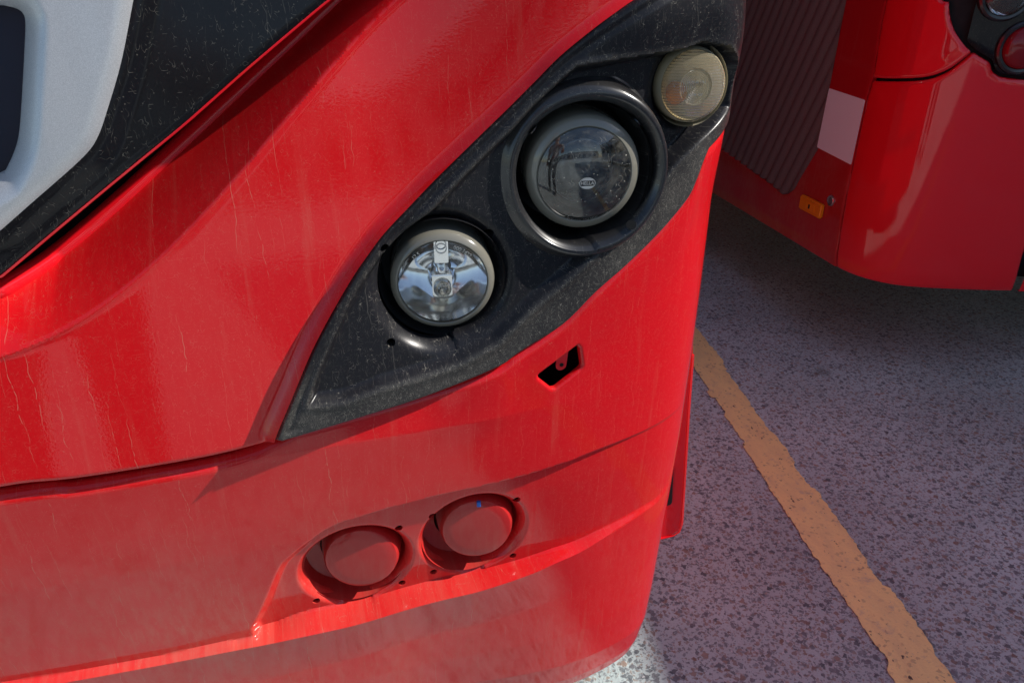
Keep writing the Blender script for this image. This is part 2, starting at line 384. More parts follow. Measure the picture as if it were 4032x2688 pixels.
fl_ = np.polyfit(le[:, 1], le[:, 0], 1); fr_ = np.polyfit(re[:, 1], re[:, 0], 1)
rng = random.Random(5); ys = np.arange(-3, 12, .008); V = []; jl = jr = 0; sl = sr = 0
for y in ys:
    if rng.random() < .10: sl = rng.uniform(-.007, .007)
    if rng.random() < .07: sr = rng.uniform(-.007, .007)
    jl = .35*jl+rng.uniform(-.0026, .0026); jr = .35*jr+rng.uniform(-.0026, .0026)
    V += [(np.polyval(fl_, y)+sl+jl, y+rng.uniform(-.004, .004), .0028), (np.polyval(fr_, y)+sr+jr, y+rng.uniform(-.004, .004), .0028)]
n = len(ys)
ln = mesh('lane_line', V, [(2*i, 2*i+1, 2*i+3, 2*i+2) for i in range(n-1)], LINEM, flat=True); ln['kind'] = 'structure'

# ------------------------------------------------------------ near coach
def prof(z, s):
    return (np.clip(z-.665, 0, .64)*.13+np.clip(.665-z, 0, .5)*.065)*(1-sstep(s, -.06, .19)) + np.interp(z, [.10,.14,.16,.18,.20,.24,.30,.36,.45,.55,.66,.75,.9,1.3,2.0,3.6], [.09,.054,.034,.022,.016,.0085,.004,.001,-.004,-.0085,-.011,-.012,-.012,-.012,.0,.25])
TAB = [(-2.6,-4),(-1.3,0),(-.6,5),(-.35,8),(-.1,10),(0,12),(.1,15),(.19,20),(.243,27),(.278,40),(.308,62),(.338,86),(.358,90),(20,90)]
B = Surf(.0155, .643, TAB, prof, -2.6, 14)
# the corner is sampled finely in its own copy
B1 = Surf(.0155, .643, TAB, prof, -1.3, 1.2)
coach = thing('coach', 'red coach whose dusty front corner with round headlights fills the left of the photo', 'coach', (-1.0, .6, 0))

seam_up = B1.inv([(0,1921),(285,1888),(569,1845),(854,1793),(1043,1745),(1085,1732)])
seam_lo = B1.inv([(0,1957),(285,1928),(569,1877),(854,1826),(1043,1778),(1110,1728)])
mask_low = [(1110,1728),(1275,1680),(1450,1630),(1625,1580),(1800,1520),(1975,1450),(2050,1400),(2226,1290),(2360,1160),(2475,1060),(2570,970),(2650,885),(2730,785),(2765,712),(2790,645),(2812,592)]
mask_up = [(1080,1720),(1105,1655),(1150,1550),(1195,1440),(1235,1350),(1290,1245),(1350,1140),(1400,1060),(1450,990),(1510,912),(1610,808),(1710,706),(1810,610),(1915,510),(2010,420),(2110,322),(2210,222),(2335,120),(2430,50),(2500,2),(2600,-60)]
# flange height of the headlamp surround along the coach
def FL(s): return np.interp(s, [-.2, -.1, .0, .08, .2], [.018, .016, .011, .007, .006])
ml = B1.inv(mask_low, .010); mu = B1.inv(mask_up, .010)
ml_s = smooth_line(ml); mu_s = smooth_line(mu)
top_z = 1.13
e_ = ml[-1]-ml[-3]; e_ = e_/np.hypot(*e_)
mlow_end = np.array([[.318, .932], [.350, .950], [.43, .965], [.53, top_z]])
mask_poly = np.vstack([mu_s[::-1], ml_s, smooth_line(np.vstack([ml_s[-1], mlow_end]))[1:], [[mu_s[-1, 0]+.09, top_z]]])
# mu_s runs from the tip upward; polygon: top -> tip -> along the lower edge -> round the corner -> top
mask_sd = lambda S, Z: sd_poly(S, Z, mask_poly)

# headlamp centres on the skin
L1 = B1.inv([(1745,1112)], .004)[0]; L2 = B1.inv([(2326,690)], .010)[0]; IN = B1.inv([(2730,345)], .0)[0]
plate_px = [(1208,1570),(1225,1500),(1258,1410),(1298,1320),(1346,1215),(1395,1125),(1435,1065),(1486,1000),(1525,970),(1605,897),(1705,802),(1805,698),(1905,598),(2005,505),(2090,410),(2190,318),(2262,258),
            (2400,236),(2540,212),(2680,188),(2750,162),(2825,180),(2872,250),(2884,330),(2866,420),(2822,490),(2750,560),(2660,650),(2560,770),(2440,900),(2340,1000),(2300,1032),(2200,1120),(2100,1200),(1950,1345),(1800,1420),(1650,1465),(1500,1505),(1350,1555)]
plate = B1.inv(plate_px, .004)
brow = B1.inv([(2262,258),(2400,236),(2540,212),(2680,188),(2750,162)], .006)
def hole_r(S, Z, c, r, a0=-2.7, a1=-1.42, step=.0028):
    dx, dz = S-c[0], Z-c[1]; th = np.arctan2(dz, dx); return np.hypot(dx, dz)-(r+step*sstep(th, a0, a0+.9)*(th < a1))
def mask_off(S, Z):
    sdp = sd_poly(S, Z, plate)
    right = sstep(S, .11, .22); up_arm = sstep(Z-(.80+1.0*(S+.0)), -.02, .02)
    dep = (.0095+.011*right)
    wd = np.where(up_arm > .5, .0075, .0085)
    o = FL(S) - dep*sstep(-sdp, 0, wd)
    # brow above the indicator
    db, _ = seg_dist(S, Z, brow, False)
    bump = np.where(sdp > 0, .012*np.exp(-((db-.030)/.034)**2), 0)*sstep(S, .09, .20)*sstep(Z, .94, .985)
    o = o + bump
    # a thin bead along the rim
    sdm = sd_poly(S, Z, mask_poly)
    o = o - .004*np.clip(1+sdm/.004, 0, 1)**2
    up = sstep(Z-np.interp(S, mu[:, 0], mu[:, 1]), -.06, -.02)
    o = o - .0022*np.exp(-((sdm+.0085)/.003)**2)*up + .0016*np.exp(-((sdp-.0015)/.0028)**2)*up + .0022*np.exp(-((sdp-.003)/.0045)**2)*(1-up)*(S < .15)
    # rolled lip of the lower lamp opening
    r = hole_r(S, Z, L1, .0575); o = o - .011*np.clip(1-r/.013, 0, 1)**2
    ri = np.hypot(S-IN[0], Z-IN[1]); o = o - .004*np.clip(1-(ri-.0345)/.010, 0, 1)**2
    return o
small = lambda px, off=.0: [tuple(B1.inv([p], off)[0]) for p in px]
mask_holes = small([(1538,1345),(1510,968),(1935,928)], .002)
def mask_cut(S, Z):
    d = mask_sd(S, Z)
    d = np.maximum(d, -hole_r(S, Z, L1, .0575))
    d = np.maximum(d, .072-np.hypot(S-L2[0], (Z-L2[1])/1.04)); d = np.maximum(d, .034-np.hypot(S-IN[0], Z-IN[1]))
    for c in mask_holes: d = np.maximum(d, .0042-np.hypot(S-c[0], Z-c[1]))
    return d
def mask_dust(S, Z):
    sdp = sd_poly(S, Z, plate); low = np.interp(S, ml[:, 0], ml[:, 1]); below = sstep(low+.075-Z, 0, .05)
    return np.clip(.06+.85*below*sstep(sdp, -.002, .006)+.55*(1-sstep(np.abs(sdp-.001), .0008, .0042)), 0, 1)
region('headlamp_surround', B1, mask_cut, mask_off, .0016, (-.19, .55, .64, top_z+.01), BLACK, coach, .010, 50, mask_dust)

# --- bumper
BUM_TOP = np.vstack([smooth_line(np.vstack([[-1.29, .655], [-.7, .6535], B1.inv([(0,1952),(285,1924),(569,1876),(854,1824),(1000,1778)])])), ml_s[2:], smooth_line(np.vstack([ml_s[-1], mlow_end[:3]]))[1:], [[.62, mlow_end[2,1]+.02], [1.18, mlow_end[2,1]+.02]]])
bt = BUM_TOP[np.argsort(BUM_TOP[:, 0])]
def zline(px, off, left=None, right=None):
    q = B1.inv(px, off)
    q = q[np.argsort(q[:, 0])]
    if left: q = np.vstack([left, q])
    if right: q = np.vstack([q, right])
    return fun(smooth_line(q, 6))
REC = .017
z_bl = zline([(313,2688),(664,2623),(900,2572),(1050,2540),(1200,2505),(1400,2460),(1600,2400),(1750,2360),(1900,2325),(2076,2272),(2200,2224),(2300,2184),(2400,2129),(2550,2035)], .007, [[-1.3, .424], [-.8, .424]], [[.27, .472], [.30, .484]])
z_bu = zline([(123,2675),(569,2599),(900,2528),(985,2505),(1200,2420),(1400,2380),(1575,2340),(1725,2300),(1900,2260),(2076,2214),(2250,2154),(2350,2114),(2450,2064),(2550,2011)], np.array([-.004]*3+[-.013]+[-.015]*10), [[-1.3, .437], [-.8, .437]], [[.27, .480], [.30, .490]])
z_top = zline([(1022,2452),(1045,2400),(1065,2350),(1090,2285),(1110,2240),(1140,2205),(1180,2170),(1220,2140),(1275,2100),(1350,2065),(1450,2035),(1600,1990),(1750,1955),(1950,1910),(2100,1870),(2250,1820),(2350,1780),(2450,1740),(2550,1695),(2625,1650)], -.002, None, [[.30, .64]])
crease_poly = smooth_line(np.vstack([B1.inv([(985,2490),(1020,2420),(1050,2350),(1080,2275),(1104,2230),(1140,2196),(1180,2162),(1220,2133),(1275,2095),(1350,2060),(1450,2030),(1600,1985),(1750,1950),(1950,1905),(2100,1865),(2250,1815),(2350,1776),(2450,1737),(2550,1693),(2625,1650)], 0)]), 4)
_e = crease_poly[-1]-crease_poly[-6]; _e = _e/np.hypot(*_e); crease_poly = np.vstack([crease_poly, [crease_poly[-1]+_e*.03], [crease_poly[-1]+_e*.07+(0, .01)], [[.37, .50]]])
rec_poly = np.vstack([crease_poly, [[.37, .30], [-.22, .30]]])
F1 = B1.inv([(1406,2225)], -REC)[0]; F2 = B1.inv([(1868,2107)], -REC*.8)[0]
fog_holes = small([(1571,2079),(1703,2032),(1247,2380),(1587,2308),(1712,2264),(2033,1964),(2024,2194)], -.014)
trap = np.array(small([(2272,1360),(2284,1372),(2297,1445),(2290,1456),(2192,1532),(2178,1534),(2120,1488),(2118,1474)], .0))
crt = crease_poly[np.argsort(crease_poly[:, 0])]; crt = crt[crt[:, 1] > .44]
def recess(S, Z):
    sdr = sd_poly(S, Z, rec_poly)
    Rr = np.interp(S, [-.16, .0, .10, .20, .27, .30], [REC, REC, REC*.8, REC*.42, REC*.12, 0])
    lw = sstep(S, -.16, -.13); wtop = .011*(1-lw)+.0045*lw
    ftop = sstep(-sdr, 0, wtop)
    zl, zu = z_bl(S), z_bu(S); fb = np.clip((Z-zl)/np.maximum(zu-zl, np.interp(S, [-.2, -.15], [.0035, .007])), 0, 1)
    fb = fb*.75+.25*fb*fb*(3-2*fb)
    tt = np.clip((Z-zu)/np.maximum(np.interp(S, crt[:, 0], crt[:, 1])-zu, .01), 0, 1)
    inside = Rr*ftop*(1.12-.55*tt)
    nose = np.interp(S, [-.30, -.17, .02, .10, .20], [.005, .009, .009, .006, 0])*np.where(Z < zl, np.clip(1-(zl-Z)/.07, 0, 1)**1.3, 1-fb)
    left = .005*(1-sstep(Z, .44, .60))*(1-sstep(S, .0, .2))
    lf = left*(1-ftop)
    return -(np.maximum(inside, 0)+lf)*fb + nose
def bum_off(S, Z):
    o = recess(S, Z) - .002
    d = np.interp(S, bt[:, 0], bt[:, 1])-Z
    o = o + (FL(S)-.001)*sstep(S, -.03, .06)*(1-sstep(d, .0, .09))
    o = o - .009*np.clip(1-d/.012, 0, 1)**2*(1-.55*sstep(S, .02, .12))
    for c in (F1, F2):
        r = hole_r(S, Z, c, .0555, -2.6, -1.35); o = o - .011*np.clip(1-r/.0095, 0, 1)**2
    st = np.abs(sd_poly(S, Z, trap)); o = o - .002*np.clip(1-st/.003, 0, 1)**2
    return o
def bum_cut(S, Z):
    bd, _ = seg_dist(S, Z, BUM_TOP, False); top = np.interp(S, bt[:, 0], bt[:, 1])
    d = np.where(Z < top, -bd, bd); d = np.maximum(d, .145-Z); d = np.maximum(d, np.abs(S+.05)-1.22)
    for c in (F1, F2): d = np.maximum(d, -hole_r(S, Z, c, .0555, -2.6, -1.35))
    for c in fog_holes: d = np.maximum(d, .0042-np.hypot(S-c[0], Z-c[1]))
    return np.maximum(d, -sd_poly(S, Z, trap))
region('bumper', B1, bum_cut, bum_off, .0015, (-.62, .50, .10, 1.02), RED, coach, .005, 50, None, lambda S: z_bl(S)-.424)
# side skirt continues round the corner, coarse
region('bumper_end', B1, lambda S, Z: np.maximum(np.maximum(.5-S, S-1.15), np.maximum(.16-Z, Z-1.05)), lambda S, Z: np.zeros_like(S)-.002, .01, (.49, 1.16, .14, 1.07), RED, coach, .005)
region('bumper_middle', B1, lambda S, Z: np.maximum(np.maximum(-1.25-S, S+.622), np.maximum(.145-Z, Z-.655)), lambda S, Z: recess(S, Z)-.002, .01, (-1.27, -.61, .14, .67), RED, coach, .005)

# tab hanging behind the trapezoid opening
tc = B1.P(*B1.inv([(2215,1425)], -.012)[0], -.014)
bm = bmesh.new(); tp = [(-.0055, .03), (-.0055, -.004)]+[(.0055*cos(a), -.005+.0055*sin(a)) for a in np.linspace(pi, 2*pi, 9)]+[(.0055, .03)]
fr_v = [bm.verts.new((tc[0]+x+.1*z, tc[1], tc[2]+z)) for x, z in tp]; bk_v = [bm.verts.new((v.co.x, v.co.y+.003, v.co.z)) for v in fr_v]
bm.faces.new(fr_v); bm.faces.new(bk_v[::-1])
for a in range(len(tp)): b = (a+1) % len(tp); bm.faces.new((fr_v[a], bk_v[a], bk_v[b], fr_v[b]))
tab = bm_obj('bracket_tab', bm, RED_CLEAN, coach)
lathe('screw_hole', (tc[0], tc[1]-.0004, tc[2]-.004), (0, -1, 0), [(.0022, 0), (.0001, 0)], HOLE, tab, 20)

# fog lamp blanking caps
def cap(px, off):
    s, z = B1.inv([px], off)[0]; c = B1.P(s, z, off)
    lathe('fog_lamp_cap', c, (.02, -1, .03), [(.0475, -.05), (.0435, -.02), (.0410, -.007), (.0400, -.0035), (.0382, -.0008), (.036, 0), (.026, .0008), (.0001, .001)], RED_CAP, coach, 80)
    return s, z, c
for F_, o_ in ((F1, -REC), (F2, -REC*.8)):
    lathe('lamp_pocket', B1.P(F_[0], F_[1], o_-.012), tuple(B1.normal(F_[0])), [(.0585, .001), (.0560, -.016), (.053, -.026), (.036, -.030)], RED_CAP, coach, 80)
cap((1423,2200), -REC-.003); s2, z2, c2_ = cap((1878,2083), -REC*.8-.002)
mk = B1.P(*B1.inv([(1886,1984)], -.015)[0], -.0155)
box_obj('blue_tape', (mk[0]-.0022, mk[0]+.0022, mk[1]-.001, mk[1]+.003, mk[2]-.004, mk[2]+.003), plain('blue_tape', (.01, .12, .5), .5), coach, .0008)

# --- upper red panel
crease = smooth_line(np.vstack([[[-.75, .80]], [[-.5, .83]], B1.inv([(0,1475),(100,1425),(281,1293),(573,1011),(700,900),(878,729),(1020,573),(1185,415),(1400,187),(1600,-25),(1800,-240)])]), 5)
_k = np.polyfit(crease[:, 0], crease[:, 1], 5); crease[:, 1] = np.polyval(_k, crease[:, 0])
DEPX = lambda px: np.interp(np.array(px, float)[:, 0], [-50, 250, 650, 1100, 1560], [.034, .066, .072, .066, .056])
bead_px = [(0,1142),(60,1112),(140,1070),(230,1010),(345,905),(470,790),(605,670),(760,535),(905,400),(1060,250),(1250,70),(1420,-95),(1560,-230)]
bead = B1.inv(bead_px, .004-DEPX(bead_px))
DEP = lambda S: np.interp(S, bead[:, 0], DEPX(bead_px))
_k = np.polyfit(bead[:, 0], bead[:, 1], 4); bead[:, 1] = .25*bead[:, 1]+.75*np.polyval(_k, bead[:, 0]); bead_s = smooth_line(bead, 6); bead_s = np.vstack([[bead_s[0]+(-.85, -.045)], [bead_s[0]+(-.45, -.03)], [bead_s[0]+(-.2, -.018)], [bead_s[0]+(-.06, -.010)], bead_s])
cr_poly = np.vstack([crease, [[crease[-1, 0], 1.6], [-1.3, 1.6], [-1.3, crease[0, 1]]]])
bd_poly = np.vstack([bead_s, [[bead_s[-1, 0], 1.6], [-1.3, 1.6], [-1.3, bead_s[0, 1]]]])
seam_f = fun(smooth_line(np.vstack([[[-1.3, .665], [-.8, .664], [-.5, .664]], seam_up]), 5))
def up_off(S, Z):
    q = -sd_poly(S, Z, cr_poly)        # >0 up-left of the crease
    b = sd_poly(S, Z, bd_poly)         # >0 on this side of the bead
    wdt = np.maximum(q+b, .004); t = np.clip(q/wdt, 0, 1)
    o = -DEP(S)*(t*.75+.25*sstep(t, 0, 1))*(q > 0) + .0016*np.exp(-(q/.003)**2)
    # raised return round the headlamp surround
    m = sd_poly(S, Z, mask_poly); h = FL(S)-.001
    wf = np.interp(S, [-.18, -.05, .1], [.013, .010, .008])
    o = o + h*np.clip(1-m/wf, 0, 1)**1.6*(q < .0)
    d = Z-seam_f(S); o = o - .006*np.clip(1-d/.006, 0, 1)**2 + .004
    return o
def up_cut(S, Z):
    d = -mask_sd(S, Z)+.0004; d = np.maximum(d, -sd_poly(S, Z, bd_poly)-.002)
    d = np.maximum(d, np.where(S > mu[0, 0], np.interp(S, mu[:, 0], mu[:, 1])-Z, -1))
    return np.maximum(np.maximum(d, seam_f(S)-Z), Z-1.115)
region('front_panel', B1, up_cut, up_off, .002, (-.62, .24, .64, 1.31), RED, coach, .008)
region('front_panel_middle', B1, lambda S, Z: np.maximum(up_cut(S, Z), np.maximum(S+.6205, -1.25-S)), up_off, .006, (-1.262, -.61, .63, 1.12), RED, coach, .006)
tube('panel_bead', B1.P(bead_s[:, 0], bead_s[:, 1], -DEP(bead_s[:, 0])+.001), .0088, RED_CLEAN, coach, 20)

# --- grille: black gloss surround, red lip, silver frame
edge_px = [(0,1092),(274,862),(497,672),(705,514),(813,415),(970,266),(1180,95),(1301,0),(1500,-160)]
GOX = lambda px: np.interp(np.array(px, float)[:, 0], [-50, 250, 1560], [-.004, .0, .004])
ge = B1.inv(edge_px, GOX(edge_px)); GO = lambda S, q=ge: np.interp(S, q[:, 0], GOX(edge_px))
_k = np.polyfit(ge[:, 0], ge[:, 1], 4); ge[:, 1] = .25*ge[:, 1]+.75*np.polyval(_k, ge[:, 0]); ge = smooth_line(ge, 5); ge = np.vstack([[ge[0]+(-.85, -.040)], [ge[0]+(-.45, -.028)], [ge[0]+(-.12, -.022)], ge])
g_poly = np.vstack([ge, [[ge[-1, 0], 1.6], [-1.3, 1.6], [-1.3, ge[0, 1]]]])
sv_px = [(0,918),(149,787),(282,671),(356,597),(392,536),(423,448),(481,249),(530,0),(560,-150),(590,-300)]
sv = B1.inv(sv_px, GOX(sv_px)+.008)
sv_s = smooth_line(sv, 5); sv_s = np.vstack([[sv_s[0]+(-.85, -.045)], [sv_s[0]+(-.12, -.03)], sv_s])
s_poly = np.vstack([sv_s, [[sv_s[-1, 0], 1.6], [-1.3, 1.6], [-1.3, sv_s[0, 1]]]])
ho = B1.inv([(0,690),(33,622),(56,545),(68,414),(80,207),(84,90),(70,52),(41,36),(0,26)], .004)
ho_s = smooth_line(ho, 5); ho_s = np.vstack([ho_s[0]+(-.5, -.045), ho_s[0]+(-.08, -.035), ho_s, ho_s[-1]+(-.10, .005)]); h_poly = np.vstack([ho_s, [[-1.2, ho_s[-1, 1]], [-1.2, ho_s[0, 1]]]])
def gl_off(S, Z):
    e = sd_poly(S, Z, g_poly); v = sd_poly(S, Z, s_poly)
    return GO(S) + .005*(1-sstep(v, .004, .016))-.003*np.clip(1+e/.004, 0, 1)**2
lim = lambda S, Z: np.maximum(-1.25-S, Z-1.12)
region('grille_surround', B1, lambda S, Z: np.maximum(np.maximum(sd_poly(S, Z, g_poly), -sd_poly(S, Z, s_poly)-.004), lim(S, Z)), gl_off, .0025, (-1.27, .05, .55, 1.31), GLOSS, coach, .012)
def sv_off(S, Z):
    v = sd_poly(S, Z, s_poly); hh = sd_poly(S, Z, h_poly)
    return GO(S)+.010-.006*np.clip(1+v/.012, 0, 1)**2-.016*np.clip(1-hh/.018, 0, 1)**1.5
region('grille_frame', B1, lambda S, Z: np.maximum(np.maximum(sd_poly(S, Z, s_poly), -sd_poly(S, Z, h_poly)), lim(S, Z)), sv_off, .002, (-1.27, -.1, .55, 1.31), SILVER, coach, .010)
region('grille_insert', B1, lambda S, Z: np.maximum(sd_poly(S, Z, h_poly)-.01, lim(S, Z)), lambda S, Z: GO(S)-.022, .01, (-1.27, -.1, .6, 1.31), NAVY, coach, 0)
tube('panel_lip', B1.P(ge[:, 0], ge[:, 1], GO(ge[:, 0])-.004), .0016, RED_CLEAN, coach, 8)

# --- dark backing behind all openings, and the rest of the coach body
region('inner_panel', B1, lambda S, Z: np.maximum(np.maximum(-1.25-S, S-.30), np.maximum(.2-Z, Z-1.28)), lambda S, Z: np.zeros_like(S)-.105, .03, (-1.28, .33, .19, 1.30), HOLE, coach, 0)
DARKGLASS = plain('dark_coach_glass', (.01, .011, .013), .06)
region('upper_front', B1, lambda S, Z: np.maximum(np.maximum(-1.25-S, S-.9), np.maximum(1.095-Z, Z-1.45)), lambda S, Z: .006+.012*(1-sstep(S, -.02, .03)), .01, (-1.27, .92, 1.08, 1.47), RED_CLEAN, coach, .13)  # unseen edge, set low and proud to cast shade down the grille channel
region('windscreen', B1, lambda S, Z: np.maximum(np.maximum(-1.25-S, S-.34), np.maximum(1.45-Z, Z-3.3)), lambda S, Z: np.zeros_like(S)-.012, .04, (-1.29, .36, 1.41, 3.34), DARKGLASS, coach, 0)
xs = float(np.interp(.9, B.s, B.X))
box_obj('side_wall', (xs-.06, xs-.008, 1.45, 12, .30, 3.3), RED_CLEAN, coach, .01)
dr = box_obj('door', (xs-.02, xs-.003, 1.06, 1.98, .42, 2.95), plain('door_frame_black', (.02, .02, .022), .4), coach, .004)  # dark door, windows and arches added on this unseen side to cut red bounce
box_obj('pane', (xs-.01, xs+.001, 1.14, 1.90, .62, 2.85), DARKGLASS, dr, .003)
for i in range(5): box_obj('window', (xs-.02, xs-.002, 2.1+i*1.95, 4.0+i*1.95, 1.5, 3.1), DARKGLASS, coach, .004)
for y in (3.1, 9.2):
    lathe('wheel_arch', (xs-.004, y, .5), (1, 0, 0), [(.62, .0), (.62, .004), (.0001, .004)], RUBBER, coach, 40)
    wv = lathe('wheel', (xs-.26, y, .5), (1, 0, 0), [(.2, .1), (.28, .13), (.30, .2), (.46, .265), (.5, .2), (.5, .0)], RUBBER, coach, 48)
    lathe('rim', (xs-.26, y, .5), (1, 0, 0), [(.29, .262), (.24, .27), (.12, .268), (.10, .28), (.0001, .28)], STEEL, wv, 48)
bm = bmesh.new(); box(bm, xs-2.5, xs-.005, .75, 12, 3.3, 3.5); bmesh.ops.bevel(bm, geom=[e for e in bm.edges], offset=.08, segments=3, affect='EDGES'); bm_obj('roof', bm, RED_CLEAN, coach)
box_obj('underfloor', (xs-2.4, xs-.08, 1.0, 12, .28, .34), HOLE, coach)
box_obj('far_side_wall', (xs-2.5, xs-2.45, .9, 12, .30, 3.3), RED_CLEAN, coach, .01)

# loose side flap behind the corner
fp = at_y([(2727,1395),(2712,1600),(2700,1800),(2688,2000),(2684,2060),(2672,2092),(2650,2106),(2600,2118),(2560,2126)], .80)
bm = bmesh.new(); pts = [(p[0], p[2]) for p in fp]+[(.285, fp[-1][2]), (.285, .70), (fp[0][0]-.004, .70)]
vf = [bm.verts.new((x, .80, z)) for x, z in pts]; vb = [bm.verts.new((x, .812, z)) for x, z in pts]
bm.faces.new(vf); bm.faces.new(vb[::-1])
for i in range(len(pts)): j = (i+1) % len(pts); bm.faces.new((vf[i], vb[i], vb[j], vf[j]))
bmesh.ops.bevel(bm, geom=[e for e in bm.edges if all(abs(v.co.y-.80) < 1e-5 for v in e.verts)], offset=.002, segments=2, affect='EDGES')
flap = bm_obj('side_flap', bm, RED_CLEAN, coach)
sp_ = at_y([(2652,1840),(2646,1978),(2640,1986),(2600,2000),(2590,1840)], .7975)  # dark plate laid on the flap: shade of the gap as colour, no opening
bm = bmesh.new(); f_ = [bm.verts.new(tuple(p)) for p in sp_]; b_ = [bm.verts.new((p[0], p[1]+.0015, p[2])) for p in sp_]; bm.faces.new(f_); bm.faces.new(b_[::-1])
for a in range(5): b = (a+1) % 5; bm.faces.new((f_[a], b_[a], b_[b], f_[b]))
bm_obj('gap_shade_plate', bm, HOLE, flap)
tube('flap_edge', np.array([(p[0]+.0005, .7995, p[2]) for p in fp]), .0016, RED_CLEAN, flap, 8)

# ------------------------------------------------------------ lamps
AX = (.0, -1, -.035)
def skin(px, off):
    s, z = B1.inv([px], off)[0]; return B1.P(s, z, off)
# lower lamp: clear reflector lamp
c = skin((1744,1112), -.002)
lamp = lathe('headlamp', c, AX, [(.0405, .0005), (.0418, .0014), (.0432, .0010), (.0452, -.001), (.0470, -.0025), (.0480, -.0055), (.0480, -.05)], RIM, coach, 96)
lathe('lamp_lens', c, AX, [(.0412, -.001), (.040, .002), (.034, .0045), (.024, .0065), (.012, .0076), (.0001, .008)], GLASS, lamp, 96)
lathe('reflector', c, AX, [(.0408, -.003), (.038, -.010), (.033, -.020), (.026, -.030), (.017, -.037), (.0095, -.040), (.0085, -.052), (.0001, -.052)], CHROME, lamp, 96)
X, Y, A = frame(AX)
def lp(c, x, y, h): return np.array(c)+np.array(X)*x+np.array(Y)*y+np.array(A)*h
xs_ = 1 if X.x > 0 else -1; ys_ = 1 if Y.z > 0 else -1
def lbox(name, c, x0, x1, y0, y1, h0, h1, m, parent, bev=.0008):
    bm = bmesh.new(); vs = box(bm, x0, x1, y0, y1, h0, h1)
    if bev: bmesh.ops.bevel(bm, geom=bm.edges[:], offset=bev, segments=2, affect='EDGES')
    for v in bm.verts: v.co = Vector(lp(c, v.co.x*xs_, v.co.y*ys_, v.co.z))
    return bm_obj(name, bm, m, parent)
lbox('bulb_carrier', c, -.0065, .0065, .012, .036, -.034, -.016, CHROME, lamp)
lbox('glare_strip', c, -.0095, .0095, -.036, -.004, -.036, -.026, CHROME, lamp)
lathe('bulb', lp(c, 0, .006*ys_, -.03), AX, [(.0045, 0), (.0045, .012), (.0035, .016), (.0001, .018)], GLASS_C, lamp, 24)
lathe('bulb_shield', lp(c, 0, -.017*ys_, -.022), AX, [(.0085, -.01), (.0085, 0), (.0075, .002), (.0055, .0015), (.0045, .004), (.003, .0055), (.0001, .006)], plain('shield_metal', (.45, .43, .38), .18, 1), lamp, 40)
lathe('pilot_mark', lp(c, 0, .029*ys_, -.0115), AX, [(.0052, 0), (.0052, .0012), (.0042, .0012), (.0042, 0)], STEEL, lamp, 32)
lathe('lamp_collar', c, AX, [(.0585, -.008), (.0572, -.02), (.056, -.045), (.049, -.048)], plain('collar_black', (.03, .03, .032), .35), lamp, 72)
def text(name, body, c, axis, x, y, h, size, m, parent, bend=None, ext=.0004):
    cu = bpy.data.curves.new(name, 'FONT'); cu.body = body; cu.size = size; cu.align_x = 'CENTER'; cu.align_y = 'CENTER'; cu.extrude = ext
    ob = bpy.data.objects.new(name, cu); COL.objects.link(ob); bpy.context.view_layer.update()
    me = bpy.data.meshes.new_from_object(ob.evaluated_get(bpy.context.evaluated_depsgraph_get())); bpy.data.objects.remove(ob); bpy.data.curves.remove(cu)
    X, Y, A = frame(axis); xs_ = 1 if X.x > 0 else -1; ys_ = 1 if Y.z > 0 else -1
    for v in me.vertices:
        px, py, pz = v.co
        if bend: r = bend+py; a = px/bend; px, py = r*sin(a), r*cos(a)-bend
        v.co = Vector(c)+X*(xs_*(px+x))+Y*(ys_*(py+y))+A*(pz+h)
    me.materials.append(m); o = bpy.data.objects.new(name, me); return link(o, parent)
ETCH = plain('moulded_lettering', (.5, .5, .48), .3, .5)
text('lens_lettering', '12,5          E1          000 1423', c, AX, 0, .0365, .003, .0048, ETCH, lamp, bend=.0365)
text('lens_lettering', 'HELLA', c, AX, 0, .001, .0078, .0045, ETCH, lamp)

# bezel of the projector lamp: polar mesh on the skin
def bezel():
    pr = [(.0930, -.006), (.0885, -.0035), (.0862, .0015), (.0845, .0075), (.0820, .0130), (.0785, .0178), (.0755, .0200), (.0725, .0208), (.0700, .0198), (.0680, .0172), (.0655, .0135), (.0640, .0105), (.0630, .007), (.0625, .002), (.0622, -.012), (.0620, -.03)]
    n = 180; pr = [(.0622+(r-.0622)*.64, h) for r, h in pr]; pr = smooth_line(pr, 4); V = []; UV = []
    hs = small([(2116,515),(2514,487),(2470,882)], .007)
    for r, hh in pr:
        for k in range(n):
            t = 2*pi*k/n; notch = .0022*sstep(np.array(t), 3.6, 4.5)*(t < 4.85)*(1 if r < .069 else 0)
            rr = r+notch; s, z = L2[0]+rr*cos(t), L2[1]+rr*sin(t)*(1.0+.05*float(sstep(np.array(rr), .062, .078)))
            tilt = (rr*cos(t))*.13*sstep(np.array(hh), -.004, .02)
            V.append(B1.P(s, z, FL(s)-.0105+hh*.74+tilt)); UV.append((s, z))
    F = [(i*n+k, (i+1)*n+k, (i+1)*n+(k+1) % n, i*n+(k+1) % n) for i in range(len(pr)-1) for k in range(n)]
    o = mesh('lamp_bezel', np.array(V), F, BEZEL, coach, np.array(UV), 60)
    for s, z in hs:
        a = B1.P(s, z, 0); best = min(range(len(V)), key=lambda i: (UV[i][0]-s)**2+(UV[i][1]-z)**2 if pr[i//n][1] > .004 else 9)
        me = o.data; nv = me.vertices[best].normal; nv = Vector(nv)
        if nv.y > 0: nv = -nv
        lathe('screw_hole', np.array(V[best])+np.array(nv)*.0012, nv, [(.0052, -.001), (.0050, .0002), (.0042, .0003), (.0040, -.0002)], BEZEL, o, 24)
        lathe('screw_hole', np.array(V[best])+np.array(nv)*.0014, nv, [(.0047, .0006), (.0001, .0006)], HOLE, o, 24)
    return o
